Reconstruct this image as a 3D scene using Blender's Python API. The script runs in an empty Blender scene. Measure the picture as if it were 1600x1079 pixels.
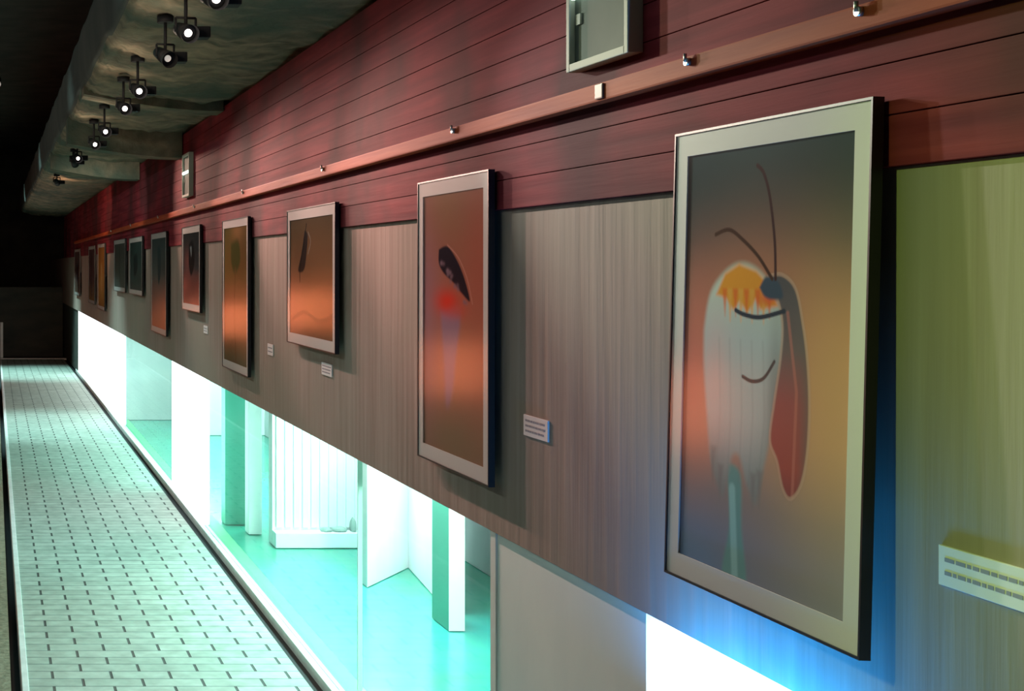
import bpy, bmesh, math, random
import numpy as np
from mathutils import Vector, Matrix
random.seed(7)
S = bpy.context.scene
COL = S.collection

# ------------------------------------------------------------------ camera, world, exposure
cam = bpy.data.cameras.new('camera'); camo = bpy.data.objects.new('camera', cam); COL.objects.link(camo)
camo.location = (0, 0, 1.6); camo.rotation_euler = (math.pi/2, 0, 0)
cam.sensor_width = 36; cam.lens = 36*2150/1600
cam.shift_x = 810/1600; cam.shift_y = -124.5/1600
cam.clip_start = 0.05; cam.clip_end = 200
S.camera = camo
w = bpy.data.worlds.new('world'); S.world = w; w.use_nodes = True
w.node_tree.nodes['Background'].inputs[0].default_value = (0.55, 0.7, 0.65, 1)
w.node_tree.nodes['Background'].inputs[1].default_value = 0.012
S.view_settings.view_transform = 'Standard'; S.view_settings.look = 'None'
S.view_settings.gamma = 1; S.view_settings.exposure = 0.0; S.view_settings.use_curve_mapping = False

def spot(name, loc, target, power, color, deg, blend=0.8, radius=0.03, parent=None):
    d = bpy.data.lights.new(name, 'SPOT'); d.energy = power; d.color = color
    d.spot_size = math.radians(deg); d.spot_blend = blend; d.shadow_soft_size = radius
    o = bpy.data.objects.new(name, d); COL.objects.link(o)
    o.location = loc
    o.rotation_euler = (Vector(target)-Vector(loc)).to_track_quat('-Z', 'Y').to_euler()
    if parent:
        bpy.context.view_layer.update()
        o.parent = parent; o.matrix_parent_inverse = parent.matrix_world.inverted()
    return o
def area(name, loc, rot, sx, sy, power, color):
    d = bpy.data.lights.new(name, 'AREA'); d.shape = 'RECTANGLE'; d.size = sx; d.size_y = sy
    d.energy = power; d.color = color
    o = bpy.data.objects.new(name, d); COL.objects.link(o); o.location = loc; o.rotation_euler = rot
    return o

# ------------------------------------------------------------------ materials
def lin(c):
    return tuple((x/255/12.92 if x/255 <= .04045 else ((x/255+.055)/1.055)**2.4) for x in c)
def mat(name, rgb, rough=0.6, metal=0.0, emit=None, estr=0, spec=0.5):
    m = bpy.data.materials.new(name); m.use_nodes = True
    b = m.node_tree.nodes['Principled BSDF']
    b.inputs['Base Color'].default_value = (*rgb, 1); b.inputs['Roughness'].default_value = rough
    b.inputs['Metallic'].default_value = metal; b.inputs['Specular IOR Level'].default_value = spec
    if emit:
        b.inputs['Emission Color'].default_value = (*emit, 1); b.inputs['Emission Strength'].default_value = estr
    return m
def noisy(name, c1, c2, scale=(1, 1, 1), nscale=5, detail=6, rough=0.7, bump=0.3, c3=None, nscale3=0.7, bdist=0.01, spec=0.3):
    """two-tone noise colour with stretched coordinates and bump"""
    m = mat(name, c1, rough, spec=spec); nt = m.node_tree; N = nt.nodes; L = nt.links; b = N['Principled BSDF']
    tc = N.new('ShaderNodeTexCoord'); mp = N.new('ShaderNodeMapping'); mp.inputs['Scale'].default_value = scale
    L.new(tc.outputs['Object'], mp.inputs['Vector'])
    n = N.new('ShaderNodeTexNoise'); n.inputs['Scale'].default_value = nscale; n.inputs['Detail'].default_value = detail
    L.new(mp.outputs[0], n.inputs['Vector'])
    r = N.new('ShaderNodeValToRGB'); r.color_ramp.elements[0].position = .32; r.color_ramp.elements[1].position = .68
    r.color_ramp.elements[0].color = (*c1, 1); r.color_ramp.elements[1].color = (*c2, 1)
    L.new(n.outputs[0], r.inputs[0]); out = r.outputs[0]
    if c3:
        n3 = N.new('ShaderNodeTexNoise'); n3.inputs['Scale'].default_value = nscale3; n3.inputs['Detail'].default_value = 3
        L.new(tc.outputs['Object'], n3.inputs['Vector'])
        r3 = N.new('ShaderNodeValToRGB'); r3.color_ramp.elements[0].position = .45; r3.color_ramp.elements[1].position = .62
        L.new(n3.outputs[0], r3.inputs[0])
        mx = N.new('ShaderNodeMix'); mx.data_type = 'RGBA'
        L.new(r3.outputs[0], mx.inputs[0]); L.new(out, mx.inputs[6]); mx.inputs[7].default_value = (*c3, 1); out = mx.outputs[2]
    L.new(out, b.inputs['Base Color'])
    bp = N.new('ShaderNodeBump'); bp.inputs['Strength'].default_value = bump; bp.inputs['Distance'].default_value = bdist
    L.new(n.outputs[0], bp.inputs['Height']); L.new(bp.outputs[0], b.inputs['Normal'])
    return m

M = {}
M['concrete'] = noisy('board_formed_concrete', (.31, .235, .205), (.40, .315, .28), (1, 1, .045), 26, 8, .9, .25, (.31, .265, .225), 1.3, .01, .1)
M['concrete_pier'] = noisy('smooth_grey_concrete', (.74, .84, .83), (.82, .90, .88), (1, 1, .5), 5, 6, .8, .15)
M['red_wood'] = noisy('dark_red_stained_wood', (.135, .013, .024), (.25, .032, .044), (1, .25, 6), 5, 8, .85, .3, (.085, .020, .026), 1.6, .01, .08)
M['rail_wood'] = noisy('orange_varnished_wood', (.27, .040, .018), (.38, .075, .03), (1, .6, 12), 4, 6, .7, .15, spec=.05)
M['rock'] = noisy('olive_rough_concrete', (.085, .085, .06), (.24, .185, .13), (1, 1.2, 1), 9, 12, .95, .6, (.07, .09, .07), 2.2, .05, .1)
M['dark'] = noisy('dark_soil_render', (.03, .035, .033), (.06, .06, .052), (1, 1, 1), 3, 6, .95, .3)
M['parapet'] = noisy('dark_grey_parapet_render', (.045, .055, .052), (.075, .078, .066), (1, 1, 3), 2, 5, .9, .2)
M['brown'] = noisy('brown_green_gravel_bed', (.20, .19, .13), (.34, .31, .22), (1, 1, 1), 40, 6, .95, .6)
M['white'] = mat('white_painted_metal', (.82, .83, .82), .45)
M['kerb'] = noisy('white_stone_kerb', (.70, .74, .72), (.84, .86, .84), (1, 1, 1), 14, 5, .6, .1)
M['gap'] = mat('dark_rubber_joint', (.012, .016, .018), .8)
M['black'] = mat('black_frame_lacquer', (.008, .008, .01), .35)
M['matboard'] = mat('white_mat_board', (.80, .76, .75), .8)
M['turq'] = noisy('turquoise_gloss_floor', (.03, .27, .185), (.045, .33, .24), (1, 1, 1), 2.2, 4, .22, .04, (.03, .30, .27), 1.2, .01, .5)
M['pale_green'] = mat('pale_green_ledge', (.13, .42, .22), .6)
M['white_wall'] = noisy('white_plaster', (.80, .84, .86), (.86, .88, .88), (1, 1, .2), 9, 4, .7, .05)
M['greywall'] = noisy('pale_grey_plaster', (.42, .43, .44), (.50, .50, .50), (1, 1, .4), 6, 4, .8, .05)
M['teal'] = mat('teal_painted_column', (.05, .30, .22), .5)
M['edge'] = mat('pale_green_glass_edge', (.55, .85, .72), .3)
M['lampblack'] = mat('black_lamp_metal', (.006, .006, .007), .7, 0, spec=.15)
M['steel'] = mat('grey_steel_hook', (.55, .52, .48), .35, .8)
M['lens'] = mat('lit_lamp_lens', (1, .9, .8), .3, emit=(1, .88, .80), estr=9)
M['lens_off'] = mat('dim_lamp_lens', (.8, .75, .7), .1, emit=(1, .9, .8), estr=.35)
M['frosted'] = mat('backlit_frosted_panel', (.9, .95, .95), .6, emit=(.90, 1, .99), estr=2.6)
M['tube_box'] = mat('box_lamp_tube', (.9, 1, .95), .4, emit=(.72, 1, .88), estr=2.2)
M['tube'] = mat('fluorescent_tube', (.9, 1, .95), .4, emit=(.72, 1, .88), estr=5)
M['boxface'] = noisy('grey_green_lamp_diffuser', (.10, .12, .10), (.135, .15, .13), (1, 1, 1), 5, 4, .8, .05, spec=.1)
M['boxframe'] = mat('pale_beige_lamp_housing', (.40, .40, .34), .7, spec=.1)
M['ember'] = mat('orange_lamp_glass', (1, .3, .12), .4, emit=(1, .24, .10), estr=13)
M['blue'] = mat('blue_led_lens', (.1, .3, 1), .4, emit=(.02, .3, 1), estr=6)
M['label'] = mat('white_card', (.80, .74, .76), .7)
M['ink'] = mat('grey_ink', (.30, .27, .32), .8)
M['fragment'] = mat('grey_stone_fragment', (.33, .40, .38), .85)

def paving():
    m = mat('grey_green_concrete_pavers', (.4, .5, .45), .62); nt = m.node_tree; N = nt.nodes; L = nt.links; b = N['Principled BSDF']
    tc = N.new('ShaderNodeTexCoord')
    # slight waviness of the rows
    br = N.new('ShaderNodeTexBrick'); br.offset = .5; br.inputs['Scale'].default_value = 1
    br.inputs['Brick Width'].default_value = .23; br.inputs['Row Height'].default_value = .097
    br.inputs['Mortar Size'].default_value = .0055; br.inputs['Mortar Smooth'].default_value = .35
    br.inputs['Color1'].default_value = (.33, .41, .355, 1); br.inputs['Color2'].default_value = (.41, .49, .43, 1)
    br.inputs['Mortar'].default_value = (.20, .27, .245, 1)
    L.new(tc.outputs['Object'], br.inputs['Vector'])
    n = N.new('ShaderNodeTexNoise'); n.inputs['Scale'].default_value = 14; n.inputs['Detail'].default_value = 6
    L.new(tc.outputs['Object'], n.inputs['Vector'])
    mx = N.new('ShaderNodeMix'); mx.data_type = 'RGBA'; mx.blend_type = 'OVERLAY'; mx.inputs[0].default_value = .45
    # head joints, wider and darker than the bed joints
    sp = N.new('ShaderNodeSeparateXYZ'); L.new(tc.outputs['Object'], sp.inputs[0])
    def mth(op, a, b_=None):
        q = N.new('ShaderNodeMath'); q.operation = op
        for i_, v_ in enumerate((a, b_)):
            if v_ is None: continue
            if isinstance(v_, (int, float)): q.inputs[i_].default_value = v_
            else: L.new(v_, q.inputs[i_])
        return q.outputs[0]
    row = mth('FLOOR', mth('DIVIDE', sp.outputs[1], .097)); par = mth('MODULO', row, 2.0)
    sh = mth('MULTIPLY', mth('LESS_THAN', par, .5), .5)
    fr = mth('FRACT', mth('ADD', mth('ADD', mth('DIVIDE', sp.outputs[0], .23), sh), .025))
    hj = mth('LESS_THAN', fr, .05)
    md_ = N.new('ShaderNodeMix'); md_.data_type = 'RGBA'; L.new(hj, md_.inputs[0]); L.new(br.outputs[0], md_.inputs[6]); md_.inputs[7].default_value = (.035, .055, .05, 1)
    L.new(md_.outputs[2], mx.inputs[6]); L.new(n.outputs[0], mx.inputs[7]); L.new(mx.outputs[2], b.inputs['Base Color'])
    bp = N.new('ShaderNodeBump'); bp.inputs['Strength'].default_value = .8; bp.inputs['Distance'].default_value = .006; bp.invert = True
    L.new(br.outputs['Fac'], bp.inputs['Height'])
    bp2 = N.new('ShaderNodeBump'); bp2.inputs['Strength'].default_value = .3; bp2.inputs['Distance'].default_value = .004
    L.new(n.outputs[0], bp2.inputs['Height']); L.new(bp.outputs[0], bp2.inputs['Normal']); L.new(bp2.outputs[0], b.inputs['Normal'])
    return m
M['paving'] = paving()

def glass(name, tint, rough=.02, base=.03, gain=.9):
    m = bpy.data.materials.new(name); m.use_nodes = True; nt = m.node_tree; N = nt.nodes; L = nt.links
    N.remove(N['Principled BSDF']); out = N['Material Output']
    t = N.new('ShaderNodeBsdfTransparent'); t.inputs[0].default_value = (*tint, 1)
    g = N.new('ShaderNodeBsdfGlossy'); g.inputs['Roughness'].default_value = rough
    f = N.new('ShaderNodeFresnel'); f.inputs['IOR'].default_value = 1.45
    mu = N.new('ShaderNodeMath'); mu.operation = 'MULTIPLY_ADD'; mu.inputs[1].default_value = gain; mu.inputs[2].default_value = base
    mx = N.new('ShaderNodeMixShader')
    ge = N.new('ShaderNodeNewGeometry'); iv = N.new('ShaderNodeMath'); iv.operation = 'SUBTRACT'; iv.inputs[0].default_value = 1
    L.new(ge.outputs['Backfacing'], iv.inputs[1]); m2 = N.new('ShaderNodeMath'); m2.operation = 'MULTIPLY'
    L.new(f.outputs[0], mu.inputs[0]); L.new(mu.outputs[0], m2.inputs[0]); L.new(iv.outputs[0], m2.inputs[1]); L.new(m2.outputs[0], mx.inputs[0]); L.new(t.outputs[0], mx.inputs[1]); L.new(g.outputs[0], mx.inputs[2])
    L.new(mx.outputs[0], out.inputs[0]); return m
M['pane'] = glass('clear_green_glass', (.93, 1, .98), .02, 0, .25)
M['pane_dark'] = glass('green_tinted_glass', (.80, .97, .93), .02, 0, .3)
M['picglass'] = glass('picture_glazing', (.98, .98, .98), .17, .0, .85)

def print_mat():
    m = mat('printed_photograph', (.5, .5, .5), .9, spec=0); nt = m.node_tree
    a = nt.nodes.new('ShaderNodeVertexColor'); a.layer_name = 'art'
    nt.links.new(a.outputs[0], nt.nodes['Principled BSDF'].inputs['Base Color']); return m
M['print'] = print_mat()

# ------------------------------------------------------------------ mesh helpers
def box(bm, x0, x1, y0, y1, z0, z1, mi=0, bevel=0):
    vs = [bm.verts.new((x, y, z)) for x in (x0, x1) for y in (y0, y1) for z in (z0, z1)]
    fs = []
    for q in ((0, 1, 3, 2), (4, 6, 7, 5), (0, 4, 5, 1), (2, 3, 7, 6), (0, 2, 6, 4), (1, 5, 7, 3)):
        f = bm.faces.new([vs[i] for i in q]); f.material_index = mi; fs.append(f)
    if bevel:
        es = list({e for f in fs for e in f.edges})
        bmesh.ops.bevel(bm, geom=es, offset=bevel, segments=2, affect='EDGES', profile=.6)
def cyl(bm, p0, p1, r0, r1=None, seg=20, mi=0, cap=True):
    p0 = Vector(p0); p1 = Vector(p1); r1 = r0 if r1 is None else r1
    d = (p1-p0); q = d.to_track_quat('Z', 'Y')
    a = []; b = []
    for i in range(seg):
        t = 2*math.pi*i/seg; v = Vector((math.cos(t), math.sin(t), 0))
        a.append(bm.verts.new(p0+q@(v*r0))); b.append(bm.verts.new(p1+q@(v*r1)))
    for i in range(seg):
        f = bm.faces.new((a[i], a[(i+1) % seg], b[(i+1) % seg], b[i])); f.material_index = mi; f.smooth = True
    if cap:
        bm.faces.new(a[::-1]).material_index = mi; bm.faces.new(b).material_index = mi
def obj(name, bm, m, parent=None, loc=None):
    bmesh.ops.recalc_face_normals(bm, faces=bm.faces)
    me = bpy.data.meshes.new(name); bm.to_mesh(me); bm.free()
    for mm in (m if isinstance(m, (list, tuple)) else [m]): me.materials.append(mm)
    o = bpy.data.objects.new(name, me); COL.objects.link(o)
    if loc is not None: o.location = loc
    if parent: o.parent = parent
    return o
def struct(name, bm, m, label=None):
    o = obj(name, bm, m); o['kind'] = 'structure'
    if label: o['label'] = label
    return o
def tag(o, label, cat, group=None, kind=None):
    o['label'] = label; o['category'] = cat
    if group: o['group'] = group
    if kind: o['kind'] = kind
    return o
def thing(name, label, cat, loc, group=None, rot=(0, 0, 0)):
    o = bpy.data.objects.new(name, None); COL.objects.link(o); o.empty_display_size = .05
    o.location = loc; o.rotation_euler = rot
    return tag(o, label, cat, group)
def B(*a, **k):
    bm = bmesh.new(); box(bm, *a, **k); return bm

D = 1.24                       # wall face
# ------------------------------------------------------------------ ground
struct('floor', B(.135, 1.205, -3, 23.6, -.12, 0), M['paving'], 'grey green paved walkway of brick shaped pavers')
struct('trim_1', B(.108, .135, -3, 23.6, -.12, .006, bevel=.003), M['kerb'], 'thin white kerb along the left edge of the walkway')
struct('trim_2', B(1.205, 1.25, -3, 23.6, -.12, -.012), M['gap'], 'dark joint between walkway and window sill')
struct('trim_3', B(1.25, 1.30, -3, 21, -.12, .03, bevel=.004), M['kerb'], 'white sill strip below the low windows')
struct('trim_4', B(.108, 1.25, 23.6, 23.75, -.12, .012, bevel=.004), M['kerb'], 'white edge strip ending the walkway')
struct('ground_gap', B(.067, .108, -3, 23.6, -.5, -.1), M['gap'])
struct('ground_left', B(-5, .067, -3, 30, -.5, -.015), M['brown'], 'brownish bed left of the walkway')
struct('ground_far', B(.067, 3, 23.75, 30, -.5, -.02), M['dark'])

# ------------------------------------------------------------------ wall on the right
# board formed concrete band, one mesh with shallow vertical joints
bm = bmesh.new()
ys = [-3, -.6, 1.0, 2.25, 3.05, 4.3, 6.3, 8.3, 10.3, 12.3, 14.3, 16.3, 18.3, 20.6, 30]
for a, b_ in zip(ys[:-1], ys[1:]):
    box(bm, D, D+.24, a, b_, .94, 1.735)
struct('wall_right', bm, M['concrete'], 'board formed concrete band carrying the framed photographs')
# cladding: narrow horizontal boards with open grooves
bm = bmesh.new(); n = 10; z0 = 1.735; hh = (2.45-z0)/n
for i in range(n):
    box(bm, D-.012, D+.1, -3, 24, z0+i*hh+.0008, z0+(i+1)*hh-.0008, bevel=.0014)
box(bm, D+.004, D+.2, -3, 24, z0, 2.45)
struct('wall_right_cladding', bm, M['red_wood'], 'dark red horizontal board cladding above the concrete band')
# window glazing below : structure
struct('wall_pier', B(D+.012, D+.2, 2.64, 3.42, 0, .94), M['concrete_pier'], 'smooth light grey wall panel between the low windows')
bm = bmesh.new(); box(bm, D+.02, D+.2, 20.6, 30, 0, .94); struct('wall_pier_far', bm, M['parapet'])
def window(i, y0, y1, m, post0=True):
    g = obj('window_%d' % i, B(1.277, 1.283, y0, y1, .03, .94), m); g['kind'] = 'structure'
    return g
w1 = window(1, 3.46, 4.80, M['pane']); w2 = window(2, 4.80, 8.35, M['pane_dark']); w3 = window(3, 9.8, 13.6, M['pane_dark'])
obj('window_post', B(1.248, 1.292, 3.42, 3.458, .03, .94, bevel=.002), M['white'], w1)
obj('glass_edge', B(1.270, 1.286, 4.797, 4.803, .03, .94), M['edge'], w1)
# backlit frosted panels in the same plane
for i, (y0, y1) in enumerate(((1.2, 2.62), (8.35, 9.8), (13.6, 20.6))):
    o = obj('window_%d' % (4+i), B(1.27, 1.31, y0, y1, .03, .94), M['frosted']); o['kind'] = 'structure'
struct('wall_pier_near', B(D+.012, D+.2, -3, 1.2, 0, .94), M['concrete_pier'])

# ------------------------------------------------------------------ low room behind the glass
struct('floor_room', B(1.40, 2.75, 2.8, 20.8, -.12, -.004), M['turq'], 'turquoise glossy floor of the low room behind the glass')
struct('trim_5', B(1.30, 1.40, 2.8, 20.8, -.12, .004), M['pale_green'], 'pale green ledge inside the glass')
struct('wall_room_back', B(2.56, 2.75, 2.8, 20.8, 0, 1.3), M['greywall'], 'pale grey back wall of the low room')
struct('wall_room_near', B(1.31, 2.56, 2.6, 2.8, 0, 1.3), M['greywall'])
struct('wall_room_far', B(1.34, 2.56, 20.6, 20.8, 0, 1.3), M['white_wall'])
struct('ceiling_room', B(D+.24, 2.75, 2.6, 20.8, 1.22, 1.3), M['white_wall'])
# cross walls
bm = bmesh.new()
box(bm, 1.60, 2.56, 7.9, 8.0, 0, 1.22)
for k in range(12): box(bm, 1.62+k*.05, 1.655+k*.05, 7.885, 7.9, .10, 1.22, bevel=.003)
box(bm, 1.60, 2.3, 7.80, 7.9, 0, .085, bevel=.004)
struct('wall_room_boarded', bm, M['white_wall'], 'white boarded cross wall with low plinth in the low room')
bm = bmesh.new(); v = [(1.86, 6.85), (2.2, 7.3), (2.1, 6.35), (2.16, 6.33), (2.30, 7.42), (1.86, 6.98)]
b0 = [bm.verts.new((x, y, 0)) for x, y in v]; b1 = [bm.verts.new((x, y, 1.22)) for x, y in v]
bm.faces.new(b0); bm.faces.new(b1[::-1])
for i in range(6): bm.faces.new((b0[i], b0[(i+1) % 6], b1[(i+1) % 6], b1[i]))
struct('wall_room_corner', bm, M['white_wall'], 'white angled wall corner in the low room')
struct('wall_room_grey', B(1.34, 1.94, 14.3, 14.4, 0, 1.22), M['greywall'], 'pale grey cross wall far along the low room')
struct('wall_room_white', B(1.94, 2.56, 13.0, 13.1, 0, 1.22), M['white_wall'])
# columns are children-free things of their own kind
bm = bmesh.new(); box(bm, 1.995, 2.065, 6.03, 6.26, 0, 1.22)
bm.normal_update(); bmesh.ops.recalc_face_normals(bm, faces=bm.faces)
for f in bm.faces: f.material_index = 1 if f.normal.x < -.5 else 0
o = obj('column', bm, [M['white'], M['teal']]); tag(o, 'narrow white column with teal left side standing on the turquoise floor behind the nearest pane', 'column')
o = obj('column', B(1.43, 1.565, 8.5, 8.64, 0, 1.22, bevel=.004), M['teal']); tag(o, 'teal green column on the turquoise floor beside the far white frosted panel', 'column')
o = obj('column', B(1.52, 1.60, 8.2, 8.32, 0, 1.22, bevel=.004), M['white']); tag(o, 'white column at the left end of the boarded cross wall behind the glass', 'column')
# grey stone pieces on the plinth
for k, (x, sz, h, lab) in enumerate(((1.90, .055, .022, 'flat grey stone piece on the white plinth, leftmost of three'),
                                     (1.975, .07, .028, 'broad grey stone piece in the middle on the white plinth'),
                                     (2.05, .03, .075, 'tall narrow grey stone piece on the white plinth, rightmost of three'))):
    bm = bmesh.new(); bmesh.ops.create_icosphere(bm, subdivisions=3, radius=1)
    for vv in bm.verts:
        d = 1+.12*math.sin(5*vv.co.x+k)*math.cos(4*vv.co.y); vv.co = Vector((vv.co.x*sz*.6*d, vv.co.y*.03*d, max(-.6, vv.co.z)*h*.65*d))
    o = obj('stone_fragment', bm, M['fragment'], loc=(x, 7.85, .085+h*.39))
    tag(o, lab, 'stone', 'grey stones on the plinth')
# tubes under the room ceiling, behind the concrete band
for k, (y0, y1, p) in enumerate(((3.3, 5.0, 52), (5.4, 7.6, 84), (8.4, 10.4, 62), (10.8, 12.8, 60), (13.3, 14.2, 8))):
    t = thing('ceiling_light', 'fluorescent ceiling light in the low room', 'lamp', (1.85, (y0+y1)/2, 1.22), 'ceiling lights of the low room')
    L_ = (y1-y0)/2
    obj('housing', B(-.08, .08, -L_, L_, -.03, 0, bevel=.004), M['white'], t)
    bm = bmesh.new(); cyl(bm, (0, -L_+.03, -.045), (0, L_-.03, -.045), .013); obj('tube', bm, M['tube'], t)
    a = area('room_light', (0, 0, -.07), (0, 0, 0), .12, y1-y0, p, (.84, 1, .99)); a.parent = t

# ------------------------------------------------------------------ ceiling and surroundings
prof = [(D+.1, 2.45), (1.1, 2.455), (.9, 2.46), (.7, 2.475), (.56, 2.50), (.50, 2.52), (.47, 2.56), (.46, 2.65), (.455, 2.8)]
bm = bmesh.new(); ny = 150; rows = []
def profpt(t):
    i = min(int(t*(len(prof)-1)), len(prof)-2); f = t*(len(prof)-1)-i
    return prof[i][0]*(1-f)+prof[i+1][0]*f, prof[i][1]*(1-f)+prof[i+1][1]*f
for j in range(ny+1):
    y = -2+26*j/ny; r = []
    for i in range(33):
        x, z = profpt(i/32)
        d = .018*math.sin(3.1*y+5*x)+.014*math.sin(7.3*y-9*x)+random.uniform(-.008, .008)
        if i == 0: d = 0
        r.append(bm.verts.new((x, y, z+abs(d))))
    rows.append(r)
for j in range(ny):
    for i in range(32):
        f = bm.faces.new((rows[j][i], rows[j][i+1], rows[j+1][i+1], rows[j+1][i])); f.smooth = True; f.material_index = 1 if i > 21 else 0  # dark material on the upstand faces stands in for shade
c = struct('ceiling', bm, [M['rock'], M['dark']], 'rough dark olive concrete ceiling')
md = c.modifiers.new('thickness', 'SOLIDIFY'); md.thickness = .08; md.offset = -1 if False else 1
# ribs across the ceiling
for y0, zb in ((8.9, 2.30), (7.3, 2.42), (11.5, 2.32)):
    bm = bmesh.new(); v = []
    for t in range(9):
        a = t/8; x = D-.02-a*.74; z = zb+.09*(1-math.cos(a*math.pi/2))
        v.append((x, z))
    for (xa, za), (xb, zb2) in zip(v[:-1], v[1:]):
        p = [(xa, za), (xb, zb2), (xb, 2.56), (xa, 2.56)]
        f0 = [bm.verts.new((x, y0, z)) for x, z in p]; f1 = [bm.verts.new((x, y0+.22, z)) for x, z in p]
        bm.faces.new(f0); bm.faces.new(f1[::-1])
        for i in range(4): bm.faces.new((f0[i], f0[(i+1) % 4], f1[(i+1) % 4], f1[i]))
    struct('ceiling_rib', bm, M['rock'], 'curved dark rib below the ceiling')
struct('wall_far', B(-5, 3, 29.8, 30, -.5, 4), M['dark'])
struct('wall_left', B(-5.2, -5, -3, 30, -.5, 4), M['dark'])
struct('ceiling_upper', B(-5, 1.4, -3, 30, 4, 4.1), M['dark'])
struct('wall_far_parapet', B(-1.2, D, 24.6, 24.9, -.1, 1.22, bevel=.01), M['parapet'], 'low dark parapet beyond the end of the walkway')
o = obj('marker_post', B(.115, .165, 23.85, 23.9, -.02, .62, bevel=.008), M['kerb']); tag(o, 'short pale post at the far left end of the paved walkway', 'post')

# ------------------------------------------------------------------ picture rail
r = thing('picture_rail', 'long orange varnished wooden rail across the red boards above the photographs', 'rail', (D-.012, 0, 1.925))
obj('batten', B(-.03, 0, -2.5, 20.5, 0, .037, bevel=.004), M['rail_wood'], r)
for y in (.9, 1.90, 2.37, 3.58, 5.0, 6.6, 8.2, 10, 12, 14):
    bm = bmesh.new(); cyl(bm, (-.030, y, .026), (-.037, y, .026), .007, seg=12); cyl(bm, (-.037, y, .026), (-.037, y, .040), .003, seg=8)
    obj('hook', bm, M['steel'], r)
bm = bmesh.new(); box(bm, -.034, -.0295, 2.70, 2.735, .004, .034, bevel=.003); o = obj('joint_plate', bm, mat('dark_wood_splice', (.20, .06, .035), .6), r)

# ------------------------------------------------------------------ painting the photographs (printed content only)
def grid(nx, ny):
    s = (np.arange(nx)+.5)/nx; t = (np.arange(ny)+.5)/ny
    return np.meshgrid(s, t)
def sm(x, a, b):
    q = np.clip((x-a)/(b-a), 0, 1); return q*q*(3-2*q)
def over(img, m, c):
    c = np.array(lin(c)) if not isinstance(c, np.ndarray) else c
    return img*(1-m[..., None])+c*m[..., None]
def blob(s, t, cs, ct, rs, rt, p=1):
    return np.exp(-(((s-cs)/rs)**2+((t-ct)/rt)**2)*p)
def polymask(s, t, pts, soft, asp):
    """soft filled polygon; s scaled by aspect so the edge is even"""
    x = s*asp; y = t; ins = np.zeros(s.shape, bool); dmin = np.full(s.shape, 9.)
    n = len(pts)
    for i in range(n):
        x0, y0 = pts[i][0]*asp, pts[i][1]; x1, y1 = pts[(i+1) % n][0]*asp, pts[(i+1) % n][1]
        dx, dy = x1-x0, y1-y0; L2 = dx*dx+dy*dy+1e-12
        k = np.clip(((x-x0)*dx+(y-y0)*dy)/L2, 0, 1)
        dmin = np.minimum(dmin, np.hypot(x-x0-k*dx, y-y0-k*dy))
        if y0 != y1:
            c = ((y0 > y) != (y1 > y)) & (x < dx*(y-y0)/dy+x0); ins ^= c
    sd = np.where(ins, dmin, -dmin)
    return sm(sd, -soft, soft)
def linemask(s, t, pts, wd, asp):
    x = s*asp; y = t; dmin = np.full(s.shape, 9.)
    for (a, b), (c, d) in zip(pts[:-1], pts[1:]):
        x0, y0, x1, y1 = a*asp, b, c*asp, d; dx, dy = x1-x0, y1-y0
        k = np.clip(((x-x0)*dx+(y-y0)*dy)/(dx*dx+dy*dy+1e-12), 0, 1)
        dmin = np.minimum(dmin, np.hypot(x-x0-k*dx, y-y0-k*dy))
    return 1-sm(dmin, wd*.5, wd*1.3)
def smooth(pts, k=6):
    """Catmull-Rom through an open list"""
    P = [pts[0]]+list(pts)+[pts[-1]]; out = []
    for i in range(1, len(P)-2):
        for j in range(k):
            u = j/k; a, b, c, d = (np.array(P[i+q]) for q in (-1, 0, 1, 2))
            out.append(tuple(.5*((2*b)+(-a+c)*u+(2*a-5*b+4*c-d)*u*u+(-a+3*b-3*c+d)*u**3)))
    out.append(tuple(P[-2])); return out
def closed(pts): return smooth(list(pts)+[pts[0]], 5)[:-1]
def vgrad(t, stops):
    out = np.zeros(t.shape+(3,)); ts = [a for a, _ in stops]; cs = np.array([lin(c) for _, c in stops])
    for i in range(3): out[..., i] = np.interp(t, ts, cs[:, i])
    return out

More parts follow.
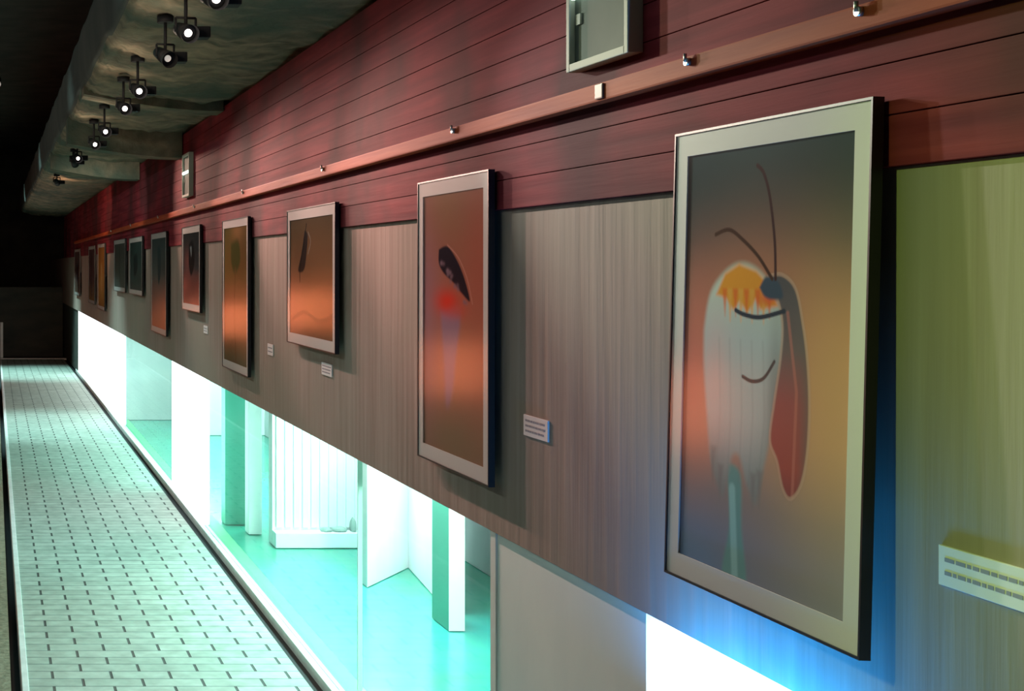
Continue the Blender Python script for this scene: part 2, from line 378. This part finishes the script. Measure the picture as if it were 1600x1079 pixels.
#PXMAP big print: s,t of features measured on the print itself
def art_moth(s, t, asp):
    img = vgrad(t, [(0, (70, 82, 84)), (.22, (104, 94, 90)), (.42, (178, 126, 104)), (.65, (188, 142, 122)), (.82, (146, 130, 128)), (1, (134, 134, 144))])
    img = over(img, .8*blob(s, t, 0, 0, .45, .24), (44, 60, 66)); img = over(img, .8*blob(s, t, 1.0, .02, .42, .26), (42, 56, 62))
    img = over(img, .85*blob(s, t, .45, .36, .36, .16), (178, 118, 96)); img = over(img, .7*blob(s, t, .85, .55, .28, .28), (198, 152, 112))
    img = over(img, .8*blob(s, t, .02, .55, .2, .22), (206, 120, 112)); img = over(img, .7*blob(s, t, .1, 1.0, .3, .12), (96, 130, 170))
    fl = [(.135, .43), (.175, .34), (.29, .283), (.40, .27), (.52, .30), (.62, .37), (.65, .46), (.63, .56), (.58, .66), (.53, .76), (.50, .82), (.44, .78), (.39, .72), (.34, .73), (.30, .82), (.25, .80), (.20, .74), (.17, .64), (.14, .52)]
    stem = [(.30, .74), (.40, .76), (.415, .88), (.45, 1.02), (.30, 1.02), (.335, .90), (.33, .82)]
    img = over(img, polymask(s, t, closed(stem), .010, asp), (112, 152, 152))
    img = over(img, .8*linemask(s, t, [(.35, .80), (.38, 1.0)], .015, asp), (150, 190, 190))
    m = polymask(s, t, closed(fl), .012, asp)
    body = vgrad(t, [(.27, (190, 200, 186)), (.45, (178, 188, 192)), (.62, (172, 180, 184)), (.8, (136, 134, 134))])
    body = over(body, .7*blob(s, t, .22, .52, .10, .12), (206, 176, 178)); body = over(body, .6*blob(s, t, .40, .6, .12, .14), (176, 186, 188))
    body = over(body, .7*blob(s, t, .60, .6, .05, .2), (110, 112, 120))
    img = img*(1-m[..., None])+body*m[..., None]
    for k in range(5):
        a = .24+.07*k; img = over(img, .14*linemask(s, t, [(a, .45), (a+.02, .62), (a+.01*math.sin(k), .78)], .005, asp), (120, 124, 130))
    for (a, b) in ((.27, .80), (.48, .80), (.22, .76), (.52, .79)):
        img = over(img, .6*polymask(s, t, [(a-.02, b-.05), (a+.02, b-.05), (a, b+.035)], .008, asp), (130, 124, 124))
    og = [(.215, .345), (.27, .295), (.36, .272), (.47, .288), (.56, .325), (.60, .365), (.50, .375), (.47, .352), (.42, .385), (.37, .358), (.33, .38), (.28, .352)]
    img = over(img, polymask(s, t, og, .008, asp), (238, 146, 62))
    for k in range(9):
        a = .27+.035*k; img = over(img, .8*polymask(s, t, [(a-.016, .33), (a+.016, .33), (a+.006, .395+.012*(k % 2))], .006, asp), (240, 160, 80) if k % 2 else (214, 108, 58))
    img = over(img, .8*blob(s, t, .54, .35, .06, .015), (224, 96, 66))
    wing = [(.54, .30), (.62, .295), (.70, .325), (.745, .40), (.775, .48), (.792, .58), (.785, .68), (.755, .75), (.70, .784), (.655, .765), (.62, .71), (.575, .665), (.595, .58), (.625, .48), (.63, .40), (.59, .34)]
    mw = polymask(s, t, closed(wing), .010, asp)
    wc = vgrad(t, [(.30, (88, 86, 92)), (.46, (112, 100, 102)), (.58, (150, 86, 88)), (.72, (164, 84, 80)), (.82, (120, 74, 78))])
    wc = over(wc, .7*sm(s-.02*t, .70, .78), (104, 98, 98)); wc = over(wc, .5*linemask(s, t, [(.66, .38), (.72, .55), (.71, .78)], .006, asp), (190, 120, 112))
    img = img*(1-mw[..., None])+wc*mw[..., None]
    img = over(img, .45*linemask(s, t, closed(wing), .005, asp), (206, 170, 150))
    img = over(img, polymask(s, t, closed([(.49, .325), (.53, .30), (.60, .31), (.63, .345), (.57, .352), (.52, .345)]), .006, asp), (70, 82, 98))
    img = over(img, linemask(s, t, smooth([(.585, .305), (.575, .22), (.54, .12), (.50, .065), (.46, .045)]), .0055, asp), (72, 52, 54))
    img = over(img, linemask(s, t, smooth([(.565, .305), (.48, .255), (.38, .215), (.29, .19), (.20, .20)]), .0055, asp), (78, 58, 52))
    img = over(img, linemask(s, t, smooth([(.345, .380), (.40, .389), (.50, .393), (.64, .376)]), .006, asp), (60, 66, 78))
    img = over(img, linemask(s, t, smooth([(.40, .533), (.46, .541), (.53, .53), (.59, .49)]), .005, asp), (74, 74, 78))
    return img
def art_redflower(s, t, asp):
    img = vgrad(t, [(0, (160, 104, 84)), (.4, (176, 108, 88)), (.7, (176, 120, 100)), (1, (150, 118, 98))])
    img = over(img, .7*blob(s, t, .0, .5, .3, .4), (150, 118, 136)); img = over(img, .5*blob(s, t, .95, .3, .25, .3), (196, 100, 84))
    img = over(img, .8*blob(s, t, .5, .95, .4, .12), (140, 120, 96)); img = over(img, .6*blob(s, t, .4, .02, .3, .15), (150, 116, 84))
    img = over(img, .85*polymask(s, t, closed([(.30, .46), (.62, .45), (.56, .62), (.50, .76), (.40, .82), (.36, .66)]), .03, asp), (146, 130, 158))
    img = over(img, .9*blob(s, t, .42, .42, .20, .05), (236, 50, 36)); img = over(img, .7*blob(s, t, .60, .45, .15, .03), (206, 90, 76))
    wing = [(.27, .215), (.42, .205), (.58, .26), (.70, .33), (.78, .41), (.66, .385), (.52, .345), (.36, .31), (.27, .27)]
    img = over(img, polymask(s, t, closed(wing), .006, asp), (34, 28, 42))
    rs = np.random.RandomState(3)
    for k in range(22):
        a = rs.rand(); cs = .30+.44*a; ct = .235+.15*a+rs.uniform(-.02, .02)+.03
        img = over(img, .6*blob(s, t, cs, ct, .02, .008), (140, 110, 124))
    img = over(img, .6*linemask(s, t, smooth([(.42, .20), (.60, .25), (.74, .33), (.82, .42)]), .004, asp), (216, 150, 136))
    return img
def art_bird(s, t, asp):
    img = vgrad(t, [(0, (96, 80, 58)), (.4, (136, 100, 72)), (.7, (190, 124, 84)), (.88, (170, 108, 72)), (1, (120, 92, 70))])
    img = over(img, .5*blob(s, t, .0, .8, .3, .3), (206, 130, 110))
    body = [(.36, .10), (.43, .14), (.41, .28), (.36, .42), (.28, .46), (.20, .44), (.28, .30)]
    img = over(img, .9*polymask(s, t, closed(body), .012, asp), (34, 34, 38))
    img = over(img, .9*linemask(s, t, smooth([(.40, .05), (.34, .22), (.26, .38), (.24, .54)]), .012, asp), (20, 22, 28))
    img = over(img, .8*linemask(s, t, smooth([(.44, .12), (.50, .20), (.44, .30)]), .01, asp), (150, 140, 128))
    img = over(img, .6*linemask(s, t, smooth([(.05, .88), (.35, .80), (.70, .86), (.98, .80)]), .02, asp), (104, 76, 56))
    return img
def art_generic(stops, marks, seed=0):
    def f(s, t, asp):
        img = vgrad(t, stops); rs = np.random.RandomState(seed)
        for k in range(5): img = over(img, .35*blob(s, t, rs.rand(), rs.rand(), .2+.2*rs.rand(), .1+.15*rs.rand()), tuple(np.clip(np.array(stops[k % len(stops)][1])*rs.uniform(.6, 1.4), 0, 255)))
        for kind, pts, wd, c in marks:
            img = over(img, (polymask(s, t, closed(pts), wd, asp) if kind == 'p' else linemask(s, t, smooth(pts), wd, asp)), c)
        return img
    return f

K = (D-.034)/D
def framed(yn, yf, zt, zb, paint, label, cat='picture', border=.038, res=(120, 180), gain=1.25):
    """yn near edge, yf far edge on the wall's face; the frame hangs 34 mm proud of it"""
    yn, yf = yn*K, yf*K; zt = 1.6+(zt-1.6)*K; zb = 1.6+(zb-1.6)*K
    W = yf-yn; H = zt-zb
    t = thing('framed_photograph', label, cat, (D, (yn+yf)/2, zb), 'framed photographs along the concrete band')
    hw = W/2; e = .004
    # local: x toward viewer is negative
    bm = bmesh.new(); xf, xb = -.034, -.018
    box(bm, xf, xb, -hw, -hw+e, 0, H); box(bm, xf, xb, hw-e, hw, 0, H)
    box(bm, xf, xb, -hw+e, hw-e, 0, e); box(bm, xf, xb, -hw+e, hw-e, H-e, H)
    obj('frame', bm, M['black'], t)
    bm = bmesh.new(); box(bm, -.020, -.001, -hw+.05, -hw+.07, H*.5, H-.08); box(bm, -.020, -.001, hw-.07, hw-.05, H*.5, H-.08)
    box(bm, -.020, -.018, -hw+e, hw-e, e, H-e)
    obj('backing', bm, M['black'], t)
    bm = bmesh.new(); x0, x1 = -.0315, -.029
    b = border
    box(bm, x0, x1, -hw+e, -hw+e+b, e, H-e); box(bm, x0, x1, hw-e-b, hw-e, e, H-e)
    box(bm, x0, x1, -hw+e+b, hw-e-b, e, e+b); box(bm, x0, x1, -hw+e+b, hw-e-b, H-e-b, H-e)
    obj('mat_board', bm, M['matboard'], t)
    # print : far edge is the picture's left side
    a0, a1 = hw-e-b, -hw+e+b; c0, c1 = H-e-b, e+b
    nx, ny = res; s, tt = grid(nx, ny); img = paint(s, tt, abs(a1-a0)/abs(c0-c1))
    S1, T1 = np.meshgrid(np.linspace(0, 1, nx+1), np.linspace(0, 1, ny+1))
    co = np.stack([np.full(S1.shape, -.028), a0+(a1-a0)*S1, c0+(c1-c0)*T1], -1).reshape(-1, 3)
    idx = np.arange((nx+1)*(ny+1)).reshape(ny+1, nx+1)
    faces = np.stack([idx[:-1, :-1], idx[1:, :-1], idx[1:, 1:], idx[:-1, 1:]], -1).reshape(-1, 4)
    me = bpy.data.meshes.new('print'); me.from_pydata(co.tolist(), [], faces.tolist())
    ca = me.color_attributes.new('art', 'FLOAT_COLOR', 'CORNER')
    cc = np.concatenate([np.clip(img*gain, 0, 1).reshape(-1, 3), np.ones((nx*ny, 1))], 1)
    ca.data.foreach_set('color', np.repeat(cc, 4, axis=0).astype(np.float32).ravel())
    me.materials.append(M['print'])
    p = bpy.data.objects.new('print', me); COL.objects.link(p); p.parent = t
    obj('glazing', B(-.0332, -.0322, -hw+e, hw-e, e, H-e), M['picglass'], t)
    return t

bigpic = framed(1.939, 2.503, 1.838, 1.043, art_moth, gain=1.5, label='largest and nearest framed photo, long feelered moth on white flower with orange top', res=(240, 380))
framed(3.449, 4.027, 1.842, 1.045, art_redflower, 'tall framed photo of a dark winged moth on a red flower against brown', res=(140, 220))
framed(5.0, 5.82, 1.832, 1.278, art_bird, 'small nearly square framed photo with dark slender insect on golden background', res=(140, 120))
g4 = art_generic([(0, (96, 88, 46)), (.35, (130, 100, 56)), (.6, (176, 112, 78)), (.8, (170, 120, 84)), (1, (116, 110, 84))],
                 [('p', [(.30, .12), (.62, .10), (.70, .25), (.48, .34), (.32, .26)], .03, (84, 84, 44)), ('l', [(.5, .3), (.46, .6), (.52, .98)], .014, (120, 84, 50))], 4)
framed(6.715, 7.468, 1.842, 1.055, g4, 'tall framed photo with olive top and orange centre, fourth from the near end')
g5 = art_generic([(0, (40, 48, 50)), (.5, (60, 68, 72)), (.75, (150, 86, 78)), (1, (170, 96, 84))],
                 [('p', [(.35, .15), (.6, .12), (.7, .4), (.5, .6), (.35, .45)], .03, (26, 30, 34)), ('p', [(.42, .2), (.52, .2), (.5, .34)], .02, (130, 140, 144))], 5)
framed(8.28, 9.07, 1.85, 1.315, g5, 'small framed photo with black insect above a red lower edge, fifth from the near end')
g6 = art_generic([(0, (70, 86, 88)), (.4, (96, 112, 110)), (.7, (170, 116, 100)), (1, (190, 116, 90))],
                 [('p', [(.4, .1), (.6, .12), (.62, .4), (.45, .5)], .03, (60, 84, 88))], 6)
framed(9.9, 10.85, 1.85, 1.09, g6, 'tall framed photo, grey green above and orange below, sixth from the near end')
g7 = art_generic([(0, (50, 72, 70)), (1, (60, 84, 82))], [('p', [(.3, .3), (.6, .25), (.6, .6), (.35, .7)], .05, (34, 52, 52))], 7)
framed(11.5, 12.6, 1.85, 1.345, g7, 'small dark teal framed photo, seventh from the near end')
g8 = art_generic([(0, (84, 92, 88)), (1, (96, 104, 98))], [('l', [(.5, .1), (.45, .5), (.55, .9)], .04, (52, 60, 58))], 8)
framed(13.0, 14.2, 1.86, 1.345, g8, 'small grey framed photo, eighth from the near end')
g9 = art_generic([(0, (176, 120, 60)), (.5, (206, 146, 74)), (1, (160, 112, 50))], [('p', [(.4, .3), (.6, .3), (.6, .7), (.4, .7)], .05, (220, 176, 110))], 9)
framed(15.4, 16.4, 1.855, 1.09, g9, 'tall amber yellow framed photo, ninth from the near end')
g10 = art_generic([(0, (110, 84, 90)), (.6, (96, 70, 74)), (1, (140, 110, 60))], [('l', [(.5, .1), (.5, .9)], .05, (70, 48, 56))], 10)
framed(16.95, 18.0, 1.85, 1.12, g10, 'tall purple brown framed photo, tenth from the near end')
g11 = art_generic([(0, (96, 76, 84)), (1, (110, 88, 74))], [('p', [(.3, .3), (.7, .3), (.6, .7), (.4, .7)], .05, (66, 50, 60))], 11)
framed(19.9, 21.1, 1.85, 1.16, g11, 'most distant framed photo, mauve, by the dark end of the wall')

# ------------------------------------------------------------------ caption labels on the concrete
def caption(y0, y1, zt, zb, label, rows):
    t = thing('caption_card', label, 'label', (D, (y0+y1)/2, zb), 'caption cards on the concrete band')
    hw = (y1-y0)/2; H = zt-zb
    obj('card', B(-.004, 0, -hw, hw, 0, H, bevel=.0006), M['label'], t)
    bm = bmesh.new()
    rs = random.Random(int(y0*100))
    for k in range(rows):                           # illegible lines of small print, word by word
        z = H*(1-(k+1)/(rows+1)); y = hw-.012; h = min(.0026, H*.05)
        end = -hw+.012+rs.uniform(0, .03 if k == rows-1 else .008)
        while y > end:
            wl = rs.uniform(.006, .018); box(bm, -.0045, -.0039, max(end, y-wl), y, z-h, z+h); y -= wl+.003
    obj('print_lines', bm, M['ink'], t)
caption(1.585, 1.80, 1.236, 1.184, 'white caption card on the greenish concrete right of the largest photo', 2)
caption(3.07, 3.21, 1.254, 1.206, 'white caption card between the largest photo and the red flower photo', 3)
caption(5.03, 5.187, 1.238, 1.192, 'pale caption card below the right side of the small golden insect photo', 3)
caption(6.09, 6.21, 1.25, 1.20, 'tiny caption card right of the fourth photo', 2)
caption(7.95, 8.10, 1.25, 1.205, 'faint caption card below the fifth photo', 2)

# ------------------------------------------------------------------ box lamps on the red boards
def boxlamp(yn, yf, z0, z1, label):
    t = thing('wall_light', label, 'lamp', (D-.012, (yn+yf)/2, z0), 'box lights on the red boards')
    hw = (yf-yn)/2; H = z1-z0; f = .016
    bm = bmesh.new()
    box(bm, -.03, 0, -hw, -hw+f, 0, H, bevel=.002); box(bm, -.03, 0, hw-f, hw, 0, H, bevel=.002)
    box(bm, -.03, 0, -hw+f, hw-f, 0, f, bevel=.002); box(bm, -.03, 0, -hw+f, hw-f, H-f, H, bevel=.002)
    obj('housing', bm, M['boxframe'], t)
    obj('diffuser', B(-.018, 0, -hw+f, hw-f, f, H-f), M['boxface'], t)
    bm = bmesh.new(); cyl(bm, (-.024, -hw+.06, H*.5+.018), (-.024, hw-.022, H*.5+.018), .009); obj('tube', bm, M['tube_box'], t)
    bm = bmesh.new(); box(bm, -.022, -.018, hw-.05, hw-.03, H*.34, H*.42); obj('clip', bm, M['boxframe'], t)
boxlamp(2.60, 2.88, 2.003, 2.28, 'box light with pale housing on the red boards at the top edge of the photo')
boxlamp(8.45, 8.75, 2.03, 2.30, 'narrow looking distant box light on the red boards above the fifth photo')

# ------------------------------------------------------------------ track spotlights
WARM = (1, .58, .49)
def tracklamp(y, target, power, color, label, deg=75, on=True, x=.62, z=2.354, spill=.9):
    t = thing('spotlight', label, 'lamp', (x, y, z), 'spotlights under the rough ceiling')
    d = (Vector(target)-Vector((x, y, z))).normalized()
    zz = profz(x)-z
    bm = bmesh.new(); cyl(bm, (0, 0, .02), (0, 0, zz+.012), .006, seg=10); cyl(bm, (0, 0, zz-.012), (0, 0, zz+.012), .03, seg=16); obj('mount', bm, M['lampblack'], t)
    bm = bmesh.new(); cyl(bm, -d*.065, d*.02, .021, .028, seg=20); cyl(bm, -d*.08, -d*.065, .014, .021, seg=20); cyl(bm, d*.02, d*.045, .028, .030, seg=20, cap=False)
    obj('body', bm, M['lampblack'], t)
    bm = bmesh.new(); cyl(bm, d*.021, d*.026, .012, seg=20); cyl(bm, d*.018, d*.021, .026, seg=20); 
    for f in bm.faces:
        if (f.calc_center_median()-d*.0195).length < .0016 or max((v.co-d*.0195).length for v in f.verts) > .02: f.material_index = 1
    obj('lens', bm, [M['lens'] if on else M['lens_off'], M['lampblack']], t)
    obj('driver_box', B(.015, .080, -.005, .055, -.018, .018, bevel=.004), M['lampblack'], t)
    # yoke
    s_ = Vector((d.y, -d.x, 0)).normalized()*.034
    bm = bmesh.new(); cyl(bm, s_, s_+Vector((0, 0, .045)), .004, seg=8); cyl(bm, -s_, -s_+Vector((0, 0, .045)), .004, seg=8); cyl(bm, s_+Vector((0, 0, .045)), -s_+Vector((0, 0, .045)), .004, seg=8)
    obj('yoke', bm, M['lampblack'], t)
    if on:
        p = Vector((x, y, z))+d*.05
        spot('beam', p, target, power, color, deg, 1, .02, parent=t)
    if spill:
        q = bpy.data.lights.new('spill', 'POINT'); q.energy = spill; q.color = (1, .80, .60); q.shadow_soft_size = .02
        qo = bpy.data.objects.new('spill', q); COL.objects.link(qo); qo.location = (-.06, -.13, .03); qo.parent = t
    return t
def profz(x):
    for (xa, za), (xb, zb) in zip(prof[:-1], prof[1:]):
        if xb <= x <= xa: return za+(zb-za)*(xa-x)/(xa-xb)
    return 2.46
TX = D
tracklamp(3.88, (TX, .9, 1.5), 70, (.85, 1, .6), 'spotlight cut off by the top edge of the photo', deg=44)
tracklamp(4.44, (TX, 1.75, 1.45), 165, (.90, 1, .88), 'lit black spotlight, largest fully visible under the rough ceiling', deg=38)
tracklamp(4.97, (TX, 3.0, 1.5), 8, (1, .8, .7), 'dim black spotlight, second down the row', on=False)
tracklamp(5.92, (TX, 3.0, 1.45), 205, WARM, 'lit black spotlight below the dim one', deg=40)
tracklamp(6.57, (TX, 3.7, 1.45), 120, WARM, 'small lit black spotlight, fourth down the row', deg=40)
tracklamp(7.70, (TX, 4.8, 1.45), 205, WARM, 'brightest distant spotlight in front of the dark rib', deg=40)
tracklamp(8.50, (TX, 5.9, 1.45), 150, WARM, 'farthest lit spotlight, lowest of the row', deg=44)
tracklamp(10.2, (TX, 7.5, 1.5), 150, (1, .64, .50), 'spotlight hidden behind the ceiling rib aimed back along the wall', z=2.40, spill=0, deg=55)
tracklamp(10.6, (TX, 12.6, 1.5), 40, (.9, .9, .75), 'spotlight hidden behind the ceiling rib aimed at the distant photos', z=2.40, spill=0, deg=90)
tracklamp(13.5, (TX, 16.4, 1.9), 170, (1, .55, .33), 'distant spotlight aimed at the amber photo', z=2.42, spill=0, deg=60)
t = thing('floodlight', 'yellow green floodlight hanging over the dark side of the walkway', 'lamp', (-1.1, 1.5, 2.7))
bm = bmesh.new(); cyl(bm, (0, 0, 1.3), (0, 0, .05), .012); cyl(bm, (-.08, 0, .05), (.03, 0, -.01), .05, .07); obj('body', bm, M['lampblack'], t)
spot('beam', (-1.04, 1.5, 2.68), (D, 1.15, 1.45), 160, (.60, 1, .16), 46, 1, .04, parent=t)
t = thing('small_lamp', 'tiny dim lamp high in the dark at the left edge', 'lamp', (.045, 16, 3.76))
bm = bmesh.new(); cyl(bm, (0, 0, .24), (0, 0, .02), .012); cyl(bm, (0, 0, .03), (0, 0, -.02), .04, .05); obj('body', bm, M['lampblack'], t)
bm = bmesh.new(); bmesh.ops.create_uvsphere(bm, u_segments=16, v_segments=10, radius=.04); bmesh.ops.translate(bm, vec=(0, 0, -.05), verts=bm.verts); obj('bulb', bm, M['lens_off'], t)

# ------------------------------------------------------------------ lamps on the dark side: unseen cool lights added to brighten the path, ember lamps that mirror in the picture glass
for i, (y, p) in enumerate(((5.0, 80), (8.3, 200), (13.8, 750), (20.5, 1000))):
    t = thing('path_fill', 'added cool light brightening the walkway', 'lamp', (-.35, y, 3.9), 'added cool lights brightening the walkway')
    bm = bmesh.new(); cyl(bm, (0, 0, .1), (0, 0, -.06), .06, .07, cap=True); obj('body', bm, M['lampblack'], t)
    spot('beam', (-.35, y, 3.82), (.62, y, 0), p, (.58, 1, .97), 52, 1, .05, parent=t)
for y, z, X, sc in ((6.6, 1.05, -1.0, 1), (10.0, .87, -1.0, 1), (14.9, 1.15, -1.0, 1.1), (19.3, .85, -1.0, 1.2)):
    t = thing('glow_lamp', 'orange glowing lamp mirrored in the picture glass', 'lamp', (X, y, -.015), 'orange lamps on the dark side')
    bm = bmesh.new(); cyl(bm, (0, 0, 0), (0, 0, z-.18*sc), .018); cyl(bm, (0, 0, 0), (0, 0, .02), .12); obj('pole', bm, M['lampblack'], t)
    bm = bmesh.new(); cyl(bm, (0, 0, z-.18*sc), (0, 0, z+.18*sc), .08*sc); obj('lamp_shade', bm, M['ember'], t)

t = thing('hall_fill', 'long tube light added over the dark hall as wall fill', 'lamp', (-2.4, 8, 3.5))  # unseen fitting added to give the wall soft fill light
obj('housing', B(-.1, .1, -7, 7, 0, .06, bevel=.005), M['white'], t)
bm = bmesh.new(); cyl(bm, (0, -6.9, -.02), (0, 6.9, -.02), .015); obj('tube', bm, M['tube_box'], t)
a = area('hall_fill_light', (0, 0, -.05), (0, math.radians(-50), 0), .25, 13.5, 60, (.80, 1, .93)); a.parent = t

# blue led bar on the window head, below the frame line
t = thing('led_light', 'blue led light below the largest photo', 'lamp', (1.27, 2.2, .76))
obj('housing', B(-.13, 0, -.25, .25, 0, .03, bevel=.004), M['lampblack'], t)
obj('lens', B(-.12, -.08, -.24, .24, .0305, .034), M['blue'], t)
a = area('beam', (-.10, 0, .04), (math.pi, math.radians(12), 0), .03, .5, 9, (.02, .36, 1)); a.parent = t
# the largest photograph hangs with its lower edge slightly away from the wall
bigpic.location.x -= .020; bigpic.rotation_euler = (0, math.radians(1.43), 0)
